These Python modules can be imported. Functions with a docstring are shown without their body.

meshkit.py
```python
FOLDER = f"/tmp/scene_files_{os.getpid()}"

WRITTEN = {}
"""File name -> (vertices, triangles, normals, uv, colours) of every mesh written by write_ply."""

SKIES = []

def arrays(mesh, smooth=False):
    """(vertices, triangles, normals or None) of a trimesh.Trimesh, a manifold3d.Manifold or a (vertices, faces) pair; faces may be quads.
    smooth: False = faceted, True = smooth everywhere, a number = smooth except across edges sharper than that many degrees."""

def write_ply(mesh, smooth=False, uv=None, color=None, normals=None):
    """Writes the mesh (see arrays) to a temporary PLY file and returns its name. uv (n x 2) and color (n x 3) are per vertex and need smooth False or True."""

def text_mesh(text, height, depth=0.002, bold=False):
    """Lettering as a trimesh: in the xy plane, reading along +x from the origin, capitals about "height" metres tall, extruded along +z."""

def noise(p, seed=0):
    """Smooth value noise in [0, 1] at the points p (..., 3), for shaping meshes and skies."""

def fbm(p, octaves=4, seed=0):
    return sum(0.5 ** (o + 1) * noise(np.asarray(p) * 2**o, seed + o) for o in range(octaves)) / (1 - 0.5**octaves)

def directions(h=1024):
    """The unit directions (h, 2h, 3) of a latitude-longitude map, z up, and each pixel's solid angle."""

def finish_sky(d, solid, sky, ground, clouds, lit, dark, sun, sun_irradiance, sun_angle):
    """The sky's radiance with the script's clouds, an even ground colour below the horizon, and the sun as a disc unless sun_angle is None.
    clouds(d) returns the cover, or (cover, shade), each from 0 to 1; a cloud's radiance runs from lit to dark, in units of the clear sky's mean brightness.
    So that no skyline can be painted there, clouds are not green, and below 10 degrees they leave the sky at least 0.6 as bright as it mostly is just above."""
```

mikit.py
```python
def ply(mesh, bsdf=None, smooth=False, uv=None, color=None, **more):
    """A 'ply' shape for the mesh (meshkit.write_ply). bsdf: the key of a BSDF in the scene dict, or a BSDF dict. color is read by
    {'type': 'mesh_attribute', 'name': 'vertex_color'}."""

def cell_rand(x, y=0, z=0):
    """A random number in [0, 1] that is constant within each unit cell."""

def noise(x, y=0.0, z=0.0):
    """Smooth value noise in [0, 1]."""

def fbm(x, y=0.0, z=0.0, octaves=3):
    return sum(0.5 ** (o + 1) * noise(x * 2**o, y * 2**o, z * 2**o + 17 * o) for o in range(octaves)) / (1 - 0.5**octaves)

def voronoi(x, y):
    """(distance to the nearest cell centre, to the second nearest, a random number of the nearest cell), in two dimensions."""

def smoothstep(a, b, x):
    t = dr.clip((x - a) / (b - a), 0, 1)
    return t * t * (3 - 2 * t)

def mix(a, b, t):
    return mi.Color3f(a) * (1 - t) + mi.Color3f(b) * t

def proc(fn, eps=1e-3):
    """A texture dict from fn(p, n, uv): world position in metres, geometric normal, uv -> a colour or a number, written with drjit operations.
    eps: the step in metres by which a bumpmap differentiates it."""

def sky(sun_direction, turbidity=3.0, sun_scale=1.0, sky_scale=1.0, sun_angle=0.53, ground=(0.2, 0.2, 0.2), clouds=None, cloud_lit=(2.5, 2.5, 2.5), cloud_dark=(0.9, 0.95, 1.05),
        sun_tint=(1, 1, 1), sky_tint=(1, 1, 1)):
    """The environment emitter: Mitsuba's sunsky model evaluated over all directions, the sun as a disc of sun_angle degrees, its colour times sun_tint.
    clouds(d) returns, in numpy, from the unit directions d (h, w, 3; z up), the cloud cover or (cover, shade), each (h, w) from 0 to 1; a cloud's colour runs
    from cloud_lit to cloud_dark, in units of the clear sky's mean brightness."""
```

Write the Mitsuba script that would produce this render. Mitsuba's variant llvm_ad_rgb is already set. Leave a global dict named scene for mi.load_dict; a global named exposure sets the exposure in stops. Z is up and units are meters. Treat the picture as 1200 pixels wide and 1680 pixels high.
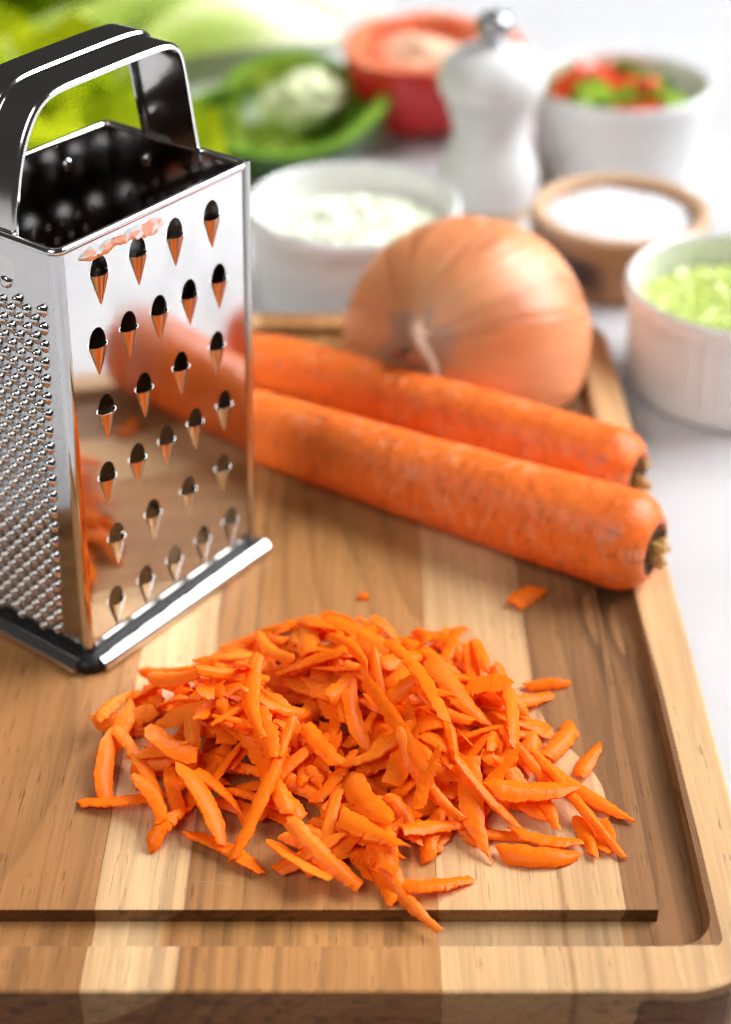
import math, random
import numpy as np, trimesh, mitsuba as mi, drjit as dr
import shapely.geometry as sg
from shapely import affinity
import manifold3d as m3
import mikit, meshkit
from mikit import proc, noise, fbm, smoothstep, mix, voronoi, cell_rand

T = mi.ScalarTransform4f
RNG = np.random.default_rng(7)
scene, labels = {}, {}
exposure = 0.0

# ------------------------------------------------------------------ camera
ZT = 0.022                                   # height of the board's top above the table (z = 0)
PITCH = math.radians(34.2)
CAM = [0.0, 0.0, ZT + 0.310]
scene['camera'] = {'type': 'thinlens', 'fov': math.degrees(2 * math.atan(840 / 2600)), 'fov_axis': 'y',
                   'aperture_radius': 0.0046, 'focus_distance': 0.425, 'near_clip': 0.01, 'far_clip': 20.0,
                   'to_world': T().look_at(origin=CAM, target=[0, math.cos(PITCH), CAM[2] - math.sin(PITCH)], up=[0, 0, 1])}


# ------------------------------------------------------------------ lamps: one big window to the right and behind, and a weak fill lamp added far behind the camera to lift the shade
def lamp(pos, target, w, h, rgb):
    return {'type': 'rectangle', 'to_world': T().look_at(origin=pos, target=target, up=[0, 0, 1]) @ T().scale([w / 2, h / 2, 1]),
            'emitter': {'type': 'area', 'radiance': {'type': 'rgb', 'value': rgb}}}


scene['window_light'] = lamp([3.05, 1.85, 2.75], [0.0, 0.45, 0.0], 3.2, 3.2, [13.2, 13.35, 13.6])
scene['fill_light'] = lamp([-1.1, -0.9, 1.9], [0.0, 0.45, 0.0], 1.6, 1.6, [4.2, 4.1, 4.0])
for k in ('window_light', 'fill_light'):
    labels[k] = {'kind': 'structure'}


scene['room_ambience'] = {'type': 'constant', 'radiance': {'type': 'rgb', 'value': [0.05, 0.047, 0.044]}}     # dim even glow added in place of light from the unseen walls


# ------------------------------------------------------------------ materials
def principled(name, color, rough=0.5, spec=0.5, bump=None, bump_scale=1.0, **more):
    c = color if isinstance(color, dict) else {'type': 'rgb', 'value': list(color)}
    b = {'type': 'principled', 'base_color': c, 'roughness': rough, 'specular': spec, **more}
    if bump is not None:
        b = {'type': 'bumpmap', 'arbitrary': bump, 'scale': bump_scale, 'bsdf': b}
    scene[name] = {'type': 'twosided', 'bsdf': b}
    return name


def wood_fn(p, n, uv):
    x, y, z = p.x, p.y, p.z
    # which stave: grain offset, where its heartwood lies
    sid = dr.select(x < -0.138, 3.0, dr.select(x < -0.069, 4.0, dr.select(x < 0.0184, 5.0, 6.0)))
    wob = (fbm(x * 30 + sid * 7, y * 6, z * 30, 3) - 0.5)
    wob2 = (fbm(x * 120 + sid * 3, y * 14, z * 120, 2) - 0.5)
    xw = x + wob * 0.012 + wob2 * 0.002
    # depth of the heartwood's upper bound in each stave
    xl = 0.0508 + 0.0150 * smoothstep(0.358, 0.312, y + wob * 0.05)
    flame = smoothstep(-0.0012, 0.0012, x + wob2 * 0.002 - xl) * (1 - smoothstep(0.0868, 0.0895, xw))
    zb6 = 0.0172 + 0.0130 * flame - 0.010 * smoothstep(0.0885, 0.0915, xw) - 0.012 * smoothstep(0.2675, 0.2635, y)
    zb5 = 0.022 + (xw + 0.0465) * dr.select(x < -0.0465, 0.62, 3.0)
    zb = dr.select(sid == 6.0, zb6, dr.select(sid == 5.0, zb5, dr.select(sid == 4.0, 0.05, dr.select(sid == 2.0, 0.0, 0.05))))
    heart = smoothstep(-0.0007, 0.0009, zb - z + wob2 * 0.001)
    # rings: shells round a pith below the board
    px = dr.select(sid == 6.0, 0.071, dr.select(sid == 5.0, 0.016, dr.select(sid == 4.0, -0.112, -0.25)))
    pz = dr.select(sid == 6.0, -0.014, dr.select(sid == 5.0, -0.012, dr.select(sid == 4.0, 0.075, -0.03)))
    r = dr.sqrt(dr.square(xw - px) + dr.square((z - pz) * 1.15 + wob * 0.006)) - 0.02 * (y - 0.3)
    ring = r * 170 + wob * 4.0 + 1.2 * noise(x * 45, y * 4, 7.0)
    rf = ring - dr.floor(ring)
    fig = fbm((x - 0.07) * 60 + z * 120, y * 5 + 3, 2.5, 3) * 6
    ff = fig - dr.floor(fig)
    figure = smoothstep(0.35, 0.6, noise(dr.floor(fig) * 7.7, 3.0))
    figline = smoothstep(0.80, 0.97, ff)
    line = smoothstep(0.55, 0.95, rf) * (1 - smoothstep(0.95, 1.0, rf)) * (0.35 + 0.65 * noise(dr.floor(ring) * 3.1, sid))
    band = noise(r * 95 + sid * 11, y * 1.5)
    sap = mix((0.70, 0.455, 0.240), (0.58, 0.340, 0.155), band)
    tan = mix((0.50, 0.240, 0.082), (0.35, 0.148, 0.045), band)
    dark = mix((0.175, 0.078, 0.031), (0.29, 0.140, 0.058), band)
    hw = dr.select(sid == 6.0, 0.9, dr.select(sid == 5.0, 0.25 * band, 0.10 + 0.35 * band))
    dark = mix(dark, (0.44, 0.225, 0.095), 0.35 * figure) * (1 - 0.45 * figline)
    col = mix(sap, mix(tan, dark, hw), heart)
    strip = dr.select(sid == 6.0, dr.exp(-dr.square((x - 0.0505) / 0.0009)) + 0.7 * dr.exp(-dr.square((x - 0.0690) / 0.0013)), 0.0)
    col = mix(col, (0.34, 0.165, 0.070), 0.75 * strip * (1 - heart))
    col = col * (1 - line * (0.15 + 0.17 * heart))
    # the dark line where sapwood meets heartwood
    edge = dr.exp(-dr.square((zb - z) / 0.0009)) * dr.select(sid == 6.0, 1.0, 0.30)
    col = col * (1 - 0.40 * edge)
    streak = smoothstep(0.66, 0.80, noise(xw * 330 + sid * 5, y * 3.5, z * 330)) * smoothstep(0.35, 0.65, noise(x * 60, y * 9, 3.0))
    col = col * (1 - 0.30 * streak)
    mott = fbm(x * 55 + 4, y * 11, z * 55, 3)
    col = col * (0.80 + 0.40 * mott)
    for (kx, ky, ka, kl) in ((-0.010, 0.395, 0.06, 0.030), (0.012, 0.288, -0.55, 0.016), (-0.060, 0.300, 0.50, 0.020), (0.030, 0.372, 0.20, 0.022), (-0.035, 0.285, -0.15, 0.018), (-0.075, 0.345, 1.1, 0.012), (0.055, 0.300, 0.9, 0.010)):
        cx_, cy_ = math.cos(ka), math.sin(ka)          # knife cuts
        al, ac = (x - kx) * cx_ + (y - ky) * cy_, (y - ky) * cx_ - (x - kx) * cy_ + 0.0004 * noise(x * 300, y * 300)
        cut = (1 - smoothstep(0.00006, 0.00020, dr.abs(ac))) * (1 - smoothstep(kl * 0.6, kl, dr.abs(al)))
        col = mix(col, col * 0.55 + mi.Color3f(0.36, 0.27, 0.19) * 0.5, 0.55 * cut)
    # fine fibres and open pores along the grain
    fib = noise(x * 1900, y * 38, z * 1900)
    fib2 = noise(x * 700 + 40, y * 16, z * 700)
    pore = smoothstep(0.66, 0.84, noise(x * 2300 + 9, y * 170, z * 2300)) * smoothstep(0.30, 0.6, fib2)
    col = col * (0.86 + 0.18 * fib) * (0.84 + 0.30 * fib2) * (1 - 0.42 * pore)
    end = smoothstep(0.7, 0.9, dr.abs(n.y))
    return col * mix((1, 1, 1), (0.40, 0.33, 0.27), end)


def wood_bump(p, n, uv):
    return noise(p.x * 1500 + 9, p.y * 110, p.z * 1500) * 0.6 + noise(p.x * 700, p.y * 16, p.z * 700) * 0.4


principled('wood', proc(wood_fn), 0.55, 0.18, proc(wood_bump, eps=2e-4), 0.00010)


def steel_rough(p, n, uv):
    s = fbm(p.x * 60, p.y * 60, p.z * 20, 3)
    smear = smoothstep(0.52, 0.75, fbm(p.x * 45 + 3, p.y * 45, p.z * 25 + 7, 3))
    return 0.055 + 0.06 * smear + 0.02 * s


def steel_col(p, n, uv):
    smear = smoothstep(0.50, 0.8, fbm(p.x * 45 + 3, p.y * 45, p.z * 25 + 7, 3))
    return mix((0.60, 0.59, 0.58), (0.50, 0.495, 0.49), smear)


def steel_bump(p, n, uv):
    return noise(p.x * 38, p.y * 38, p.z * 14)


scene['steel'] = {'type': 'twosided', 'bsdf': {'type': 'bumpmap', 'arbitrary': proc(steel_bump, eps=1e-3), 'scale': 0.00012,
                  'bsdf': {'type': 'principled', 'base_color': proc(steel_col), 'metallic': 1.0, 'roughness': proc(steel_rough), 'specular': 0.5}}}
scene['steel_part'] = {'type': 'twosided', 'bsdf': {'type': 'principled', 'base_color': {'type': 'rgb', 'value': [0.64, 0.625, 0.61]}, 'metallic': 1.0, 'roughness': 0.13}}


def shred_fn(p, n, uv):
    a = fbm(p.x * 260, p.y * 260, p.z * 260, 3)
    b = noise(p.x * 60, p.y * 60, p.z * 60)
    c = mix((0.98, 0.185, 0.005), (0.99, 0.265, 0.014), a)
    return mix(c, (0.99, 0.36, 0.045), 0.5 * smoothstep(0.5, 0.9, b))


def shred_bump(p, n, uv):
    return fbm(p.x * 1700, p.y * 1700, p.z * 1700, 2)


scene['shred_flesh'] = {'type': 'bumpmap', 'arbitrary': proc(shred_bump, eps=1e-4), 'scale': 0.00010, 'bsdf': {'type': 'blendbsdf', 'weight': 0.16,
                        'a': {'type': 'principledthin', 'base_color': proc(shred_fn), 'roughness': 0.3, 'eta': 1.4, 'spec_trans': 0.0, 'diff_trans': 0.8},
                        'b': {'type': 'twosided', 'bsdf': {'type': 'principled', 'base_color': proc(shred_fn), 'roughness': 0.27, 'specular': 0.6}}}}


def carrot_fn(p, n, uv):
    t, a = uv.x * 0.1, uv.y                       # metres along the root, turns round it
    ca, sa = dr.cos(a * 6.2832), dr.sin(a * 6.2832)
    base = mix((0.79, 0.128, 0.013), (0.86, 0.200, 0.032), fbm(t * 70, ca * 1.5, sa * 1.5, 3))
    dry = smoothstep(0.50, 0.74, fbm(t * 330, ca * 3.2 + 5, sa * 3.2, 4)) * smoothstep(0.38, 0.62, fbm(t * 35 + 3, ca * 1.3, sa * 1.3 + 2, 2))
    c = mix(base, (0.86, 0.38, 0.20), dry * 0.38)
    rg = noise(t * 900, ca * 2.5, sa * 2.5)
    c = c * (0.90 + 0.14 * rg)
    # short dark creases across the root
    k = t * 620 + 1.6 * fbm(ca * 3, sa * 3, t * 60, 2)
    f = dr.abs(k - dr.floor(k) - 0.5)
    crease = (1 - smoothstep(0.05, 0.20, f)) * smoothstep(0.60, 0.76, noise(dr.floor(k) * 5.3, ca * 3.2, sa * 3.2))
    c = c * (1 - 0.58 * crease)
    spot = smoothstep(0.83, 0.90, noise(t * 420, ca * 8, sa * 8))
    return c * (1 - 0.35 * spot)


def carrot_bump(p, n, uv):
    return fbm(p.x * 330, p.y * 330, p.z * 330, 3)


principled('carrot_skin', proc(carrot_fn), 0.42, 0.32, proc(carrot_bump, eps=4e-4), 0.0005)
principled('black_plastic', (0.010, 0.009, 0.009), 0.42, 0.22)
principled('carrot_stub', proc(lambda p, n, uv: mix((0.66, 0.42, 0.15), (0.42, 0.22, 0.07), noise(p.x * 500, p.y * 500, p.z * 500))), 0.7, 0.3)
principled('carrot_scar', proc(lambda p, n, uv: mix((0.04, 0.022, 0.012), (0.16, 0.08, 0.03), fbm(p.x * 500, p.y * 500, p.z * 500, 2))), 0.8, 0.2)


def onion_fn(p, n, uv):
    lon, lat = uv.x, uv.y                         # turns round the axis; 0 at the neck, 1 at the root
    ca, sa = dr.cos(lon * 6.2832), dr.sin(lon * 6.2832)
    sw = (fbm(ca * 3, sa * 3, lat * 3, 2) - 0.5) * 0.10
    s1 = noise(lon * 46 + sw * 60, lat * 1.2)
    s2 = noise(lon * 150 + sw * 120, lat * 2.0)
    big = fbm(ca * 1.7 + 3, sa * 1.7, lat * 2.2, 3)
    c = mix((0.81, 0.325, 0.145), (0.63, 0.190, 0.066), smoothstep(0.3, 0.75, big))
    c = mix(c, (0.86, 0.47, 0.27), 0.7 * smoothstep(0.55, 0.95, s1) * smoothstep(0.25, 0.6, s2))
    c = mix(c, (0.40, 0.110, 0.036), 0.60 * smoothstep(0.52, 0.85, noise(lon * 75 + 7 + sw * 80, lat * 1.6)))
    c = mix(c, (0.58, 0.27, 0.110), 0.75 * (1 - smoothstep(0.10, 0.30, lat + 0.10 * (big - 0.5))))
    c = mix(c, (0.40, 0.235, 0.150), 0.9 * (1 - smoothstep(0.075, 0.105, lat + 0.16 * (fbm(ca * 2 + 1, sa * 2, 0.5, 2) - 0.5))))
    return c


def onion_bump(p, n, uv):
    return noise(uv.x * 110, uv.y * 2.0)


principled('onion_skin', proc(onion_fn), 0.40, 0.5, proc(onion_bump, eps=4e-4), 0.00035)
principled('onion_neck', proc(lambda p, n, uv: mix((0.54, 0.36, 0.25), (0.30, 0.16, 0.09), fbm(p.x * 400, p.y * 400, p.z * 120, 3))), 0.6, 0.3)
principled('porcelain', (0.72, 0.72, 0.715), 0.13, 0.5, clearcoat=0.5, clearcoat_gloss=0.95)
principled('white_paint', (0.70, 0.695, 0.685), 0.28, 0.5)
principled('knob_steel', (0.40, 0.40, 0.42), 0.16, 0.5, metallic=1.0)
principled('wood_foot', (0.62, 0.45, 0.31), 0.5, 0.4)


def table_fn(p, n, uv):
    a = fbm(p.x * 2.2, p.y * 2.2, 0.5, 4)
    v = dr.abs(fbm(p.x * 1.6 + 9, p.y * 1.6 + a * 1.4, 2.0, 4) - 0.5)
    vein = (1 - smoothstep(0.0, 0.035, v)) * smoothstep(0.45, 0.7, a)
    c = mix((0.60, 0.60, 0.612), (0.53, 0.53, 0.548), smoothstep(0.35, 0.75, a))
    return mix(c, (0.38, 0.38, 0.41), vein * 0.45)


principled('marble', proc(table_fn), 0.32, 0.30)


def bowl_fn(p, n, uv):
    w = fbm(p.x * 40, p.y * 40, p.z * 60, 3)
    g = noise(p.x * 60 + w * 2, p.y * 60, p.z * 380)
    c = mix((0.42, 0.205, 0.085), (0.28, 0.125, 0.050), g * 0.7 + w * 0.3)  # side wood darkened for the shade it lies in; the rim stays pale
    top = smoothstep(0.0295, 0.0325, p.z)
    c = mix(c, (0.66, 0.435, 0.265), top * 0.8)
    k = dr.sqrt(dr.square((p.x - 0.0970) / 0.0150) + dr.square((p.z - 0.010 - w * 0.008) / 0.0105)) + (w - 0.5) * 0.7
    knot = (1 - smoothstep(0.55, 1.15, k)) * smoothstep(-0.2, 0.2, -n.y)  # dark knot, enlarged to carry the shade of the bowl's left side
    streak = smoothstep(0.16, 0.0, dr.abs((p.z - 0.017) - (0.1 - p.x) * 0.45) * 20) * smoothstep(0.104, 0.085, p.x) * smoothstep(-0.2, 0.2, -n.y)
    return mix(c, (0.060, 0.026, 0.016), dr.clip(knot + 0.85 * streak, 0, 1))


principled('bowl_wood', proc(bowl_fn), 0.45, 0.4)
principled('salt_white', proc(lambda p, n, uv: mix((0.72, 0.72, 0.74), (0.62, 0.62, 0.65), noise(p.x * 900, p.y * 900, p.z * 900))), 0.6, 0.4)
principled('onion_flesh', proc(lambda p, n, uv: mix((0.84, 0.85, 0.75), (0.74, 0.78, 0.60), noise(p.x * 260, p.y * 260, p.z * 260))), 0.3, 0.5)
principled('celery_flesh', proc(lambda p, n, uv: mix((0.66, 0.74, 0.26), (0.50, 0.62, 0.14), noise(p.x * 240, p.y * 240, p.z * 240))), 0.3, 0.5)
principled('red_flesh', proc(lambda p, n, uv: mix((0.62, 0.030, 0.014), (0.78, 0.12, 0.03), noise(p.x * 200, p.y * 200, p.z * 200))), 0.22, 0.5)
principled('green_flesh', proc(lambda p, n, uv: mix((0.10, 0.24, 0.012), (0.30, 0.42, 0.035), noise(p.x * 200, p.y * 200, p.z * 200))), 0.22, 0.5)
principled('red_skin', (0.58, 0.012, 0.012), 0.18, 0.5, clearcoat=0.5)
principled('red_inside', proc(lambda p, n, uv: mix((0.70, 0.075, 0.030), (0.85, 0.36, 0.18), fbm(p.x * 90, p.y * 90, p.z * 90, 2))), 0.35, 0.5)
principled('red_rib', (0.90, 0.62, 0.42), 0.4, 0.4)
principled('green_skin', (0.022, 0.075, 0.007), 0.18, 0.5, clearcoat=0.5)
principled('green_inside', proc(lambda p, n, uv: mix((0.055, 0.120, 0.006), (0.36, 0.48, 0.055), smoothstep(0.38, 0.62, fbm(p.x * 38, p.y * 38, p.z * 38, 2)))), 0.35, 0.5)  # dark patches painted in for the shaded hollow; the flesh itself is pale
principled('green_cut', proc(lambda p, n, uv: mix((0.24, 0.40, 0.040), (0.06, 0.17, 0.010), fbm(p.x * 120, p.y * 120, p.z * 120, 2))), 0.3, 0.5)
principled('seed_core', proc(lambda p, n, uv: mix((0.78, 0.82, 0.56), (0.62, 0.70, 0.36), fbm(p.x * 160, p.y * 160, p.z * 160, 2))), 0.5, 0.4)
principled('seed', (0.84, 0.78, 0.55), 0.4, 0.4)


def stalk_fn(p, n, uv):
    t = uv.x                                       # 0 at the root, 1 at the leaves
    rib = noise(uv.y * 22, t * 1.5)
    c = mix((0.82, 0.86, 0.62), (0.60, 0.72, 0.17), smoothstep(0.12, 0.80, t + 0.15 * (rib - 0.5)))
    return mix(c, (0.42, 0.60, 0.075), 0.65 * smoothstep(0.5, 0.85, rib) * smoothstep(0.10, 0.4, t))


principled('stalk', proc(stalk_fn), 0.32, 0.5)


def leaf_fn(p, n, uv):
    a = fbm(p.x * 30, p.y * 30, p.z * 30, 3)
    vein = 1 - smoothstep(0.0, 0.05, dr.abs(uv.y - 0.5))
    c = mix((0.52, 0.58, 0.014), (0.34, 0.46, 0.012), smoothstep(0.35, 0.65, a))
    return mix(c, (0.66, 0.72, 0.20), vein * 0.8)


scene['leaf'] = {'type': 'principledthin', 'base_color': proc(leaf_fn), 'roughness': 0.4, 'diff_trans': 0.8, 'spec_trans': 0.0, 'eta': 1.4}


# ------------------------------------------------------------------ helpers
def put(key, mesh, bsdf, smooth=False, **kw):
    scene[key] = mikit.ply(mesh, bsdf, smooth, **kw)
    return key


def numbered(name, table={}):
    i = table.get(name, 0)
    table[name] = i + 1
    return name if i == 0 else f'{name}_{i:03d}'


def thing(key, label, category, group=None):
    labels[key] = {'label': label, 'category': category}
    if group:
        labels[key]['group'] = group


def tm(m):
    q = m.to_mesh()
    return trimesh.Trimesh(q.vert_properties[:, :3], q.tri_verts, process=False)


def grid_mesh(P, wrap_u=False, wrap_v=False):
    """A sheet through the points P (n, m, 3)."""
    n, m = P.shape[:2]
    i, j = np.meshgrid(np.arange(n if wrap_u else n - 1), np.arange(m if wrap_v else m - 1), indexing='ij')
    i2, j2 = (i + 1) % n, (j + 1) % m
    f = np.stack([i * m + j, i2 * m + j, i2 * m + j2, i * m + j2], -1).reshape(-1, 4)
    return P.reshape(-1, 3), np.vstack([f[:, [0, 1, 2]], f[:, [0, 2, 3]]])


def lathe(profile, n=96, center=(0, 0, 0), rmod=None):
    pr = np.asarray(profile, float)
    a = np.arange(n) * 2 * np.pi / n
    R = pr[:, 0][:, None] * np.ones(n)
    if rmod is not None:
        R = R + rmod(pr[:, 1][:, None], a[None, :], R)
    P = np.stack([R * np.cos(a), R * np.sin(a), pr[:, 1][:, None] * np.ones(n)], -1) + np.asarray(center)
    v, f = grid_mesh(P, wrap_v=True)
    return trimesh.Trimesh(v, f[:, ::-1], process=False)


def sweep(path, prof, closed_path=False, closed_prof=True, side=None):
    """prof (m, 2) carried along path (n, 3): first coordinate along 'side', second along tangent x side."""
    path = np.asarray(path, float)
    t = (np.roll(path, -1, 0) - np.roll(path, 1, 0)) if closed_path else np.gradient(path, axis=0)
    t /= np.linalg.norm(t, axis=1, keepdims=True)
    s = np.asarray(side, float) * np.ones_like(path)
    s -= (s * t).sum(1, keepdims=True) * t
    s /= np.linalg.norm(s, axis=1, keepdims=True)
    nrm = np.cross(t, s)
    P = path[:, None] + prof[None, :, 0, None] * s[:, None] + prof[None, :, 1, None] * nrm[:, None]
    v, f = grid_mesh(P, closed_path, closed_prof)
    m = trimesh.Trimesh(v, f, process=False)
    if not closed_path and closed_prof:
        k = len(prof)
        caps = []
        for base, flip in ((0, False), (len(v) - k, True)):
            c = [[base, base + i + 1, base + i] if flip else [base, base + i, base + i + 1] for i in range(1, k - 1)]
            caps += c
        m = trimesh.Trimesh(v, np.vstack([f, np.array(caps)]), process=False)
    trimesh.repair.fix_normals(m)
    return m


def ring_profile(r, n=12, rx=None):
    a = np.arange(n) * 2 * np.pi / n
    return np.stack([(rx or r) * np.cos(a), r * np.sin(a)], 1)


def rrect(x0, y0, x1, y1, r, n=10):
    return sg.box(x0 + r, y0 + r, x1 - r, y1 - r).buffer(r, quad_segs=n)


def prism(poly, z0, z1):
    m = trimesh.creation.extrude_polygon(poly, z1 - z0, engine='earcut')
    m.apply_translation([0, 0, z0])
    return m


def mani(m):
    return m3.Manifold(m3.Mesh(np.asarray(m.vertices, np.float32), np.asarray(m.faces, np.uint32)))


def hull_stack(levels):
    pts = [np.column_stack([np.array(p.exterior.coords)[:-1], np.full(len(p.exterior.coords) - 1, z)]) for p, z in levels]
    return m3.Manifold.hull_points(np.vstack(pts))


# ------------------------------------------------------------------ table
v = np.array([[-3, -1.5, 0], [3, -1.5, 0], [3, 4, 0], [-3, 4, 0.0]])
put('tabletop', (v, np.array([[0, 1, 2], [0, 2, 3]])), 'marble')
labels['tabletop'] = {'kind': 'structure', 'label': 'white marble tabletop with faint grey veining'}

# ------------------------------------------------------------------ cutting board: staves glued edge to edge, a juice groove cut through them
outer = rrect(-0.182, 0.2505, 0.1008, 0.6075, 0.024, 12)
body = hull_stack([(outer.buffer(-0.0022), 0.0004), (outer.buffer(-0.0006), 0.0012), (outer, 0.0028), (outer, 0.0204), (outer.buffer(-0.0003), 0.0213), (outer.buffer(-0.0008), 0.0218), (outer.buffer(-0.0015), ZT)])
go = rrect(-0.1695, 0.2645, 0.0872, 0.5945, 0.0105, 10)
gcut = hull_stack([(go.buffer(-0.0030), 0.0176), (go.buffer(-0.0012), 0.0183), (go, ZT), (go.buffer(0.0002), 0.03)])
gin = mani(prism(sg.box(-0.157, 0.2763, 0.0745, 0.5830), 0.010, 0.05))
body = body - (gcut - gin)
seams = [-0.184, -0.138, -0.069, 0.0184, 0.1025]
thing('cutting_board', 'teak cutting board with a juice groove round its edge, under the grater, carrots and shreds', 'cutting board')
for i in range(4):
    g = 0.00005
    slab = mani(trimesh.creation.box(bounds=[[seams[i] + g, 0.2, -0.01], [seams[i + 1] - g, 0.7, 0.04]]))
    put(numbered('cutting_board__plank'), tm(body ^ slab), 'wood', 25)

# ------------------------------------------------------------------ box grater, in its own axes: u along the shredding side, v along the fine side, z up
TH = math.radians(53.2)
GU, GV, GO = np.array([math.cos(TH), math.sin(TH), 0]), np.array([-math.sin(TH), math.cos(TH), 0]), np.array([-0.0828, 0.3678, ZT])
GZ = np.array([0, 0, 1.0])
HB, WU, WV, VF, TK = 0.135, 0.0755, 0.0560, 0.0030, 0.0007


def ul(z):
    return 0.0028 + 0.0057 * np.asarray(z) / HB


def G(u, v, z):
    u, v, z = np.broadcast_arrays(u, v, z)
    return GO + u[..., None] * GU + v[..., None] * GV + z[..., None] * GZ


def onside(side, s, z, n):
    """Point on a side: s from its left end as seen from outside, height z, n outward."""
    if side == 'front':
        return G(ul(z) + s, VF - n, z)
    if side == 'left':
        return G(ul(z) - n, VF + WV - s, z)
    if side == 'right':
        return G(ul(z) + WU + n, VF + s, z)
    return G(ul(z) + WU - s, VF + WV + n, z)


def panel(poly, side):
    m = trimesh.creation.extrude_polygon(poly, TK, engine='earcut')
    q = np.asarray(m.vertices)
    m = trimesh.Trimesh(onside(side, q[:, 0], q[:, 1], q[:, 2] - TK), m.faces, process=False)
    trimesh.repair.fix_normals(m)
    return m


def tooth_mesh(side, s0, z0, w, lip, length, n=11, k=9):
    """An open scoop pressed outward below a hole: a half cone with thickness."""
    a = np.linspace(0, np.pi, n)
    t = np.linspace(0, 1, k)
    shells = []
    for d in (0.0, 0.00010):
        ww = (w * (1 - t) ** 0.85)[:, None] - d * (1 - t)[:, None]
        hh = (lip * (1 - t) ** 0.9)[:, None] - d
        P = onside(side, s0 + ww * np.cos(a), z0 - (length * t)[:, None] * np.ones(n), hh * np.sin(a) - 0.00005)
        shells.append(P)
    parts = [grid_mesh(shells[0]), grid_mesh(shells[1])]
    lipstrip = np.stack([shells[0][0], shells[1][0]], 0)
    parts.append(grid_mesh(lipstrip))
    return trimesh.util.concatenate([trimesh.Trimesh(*q, process=False) for q in parts])


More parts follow.
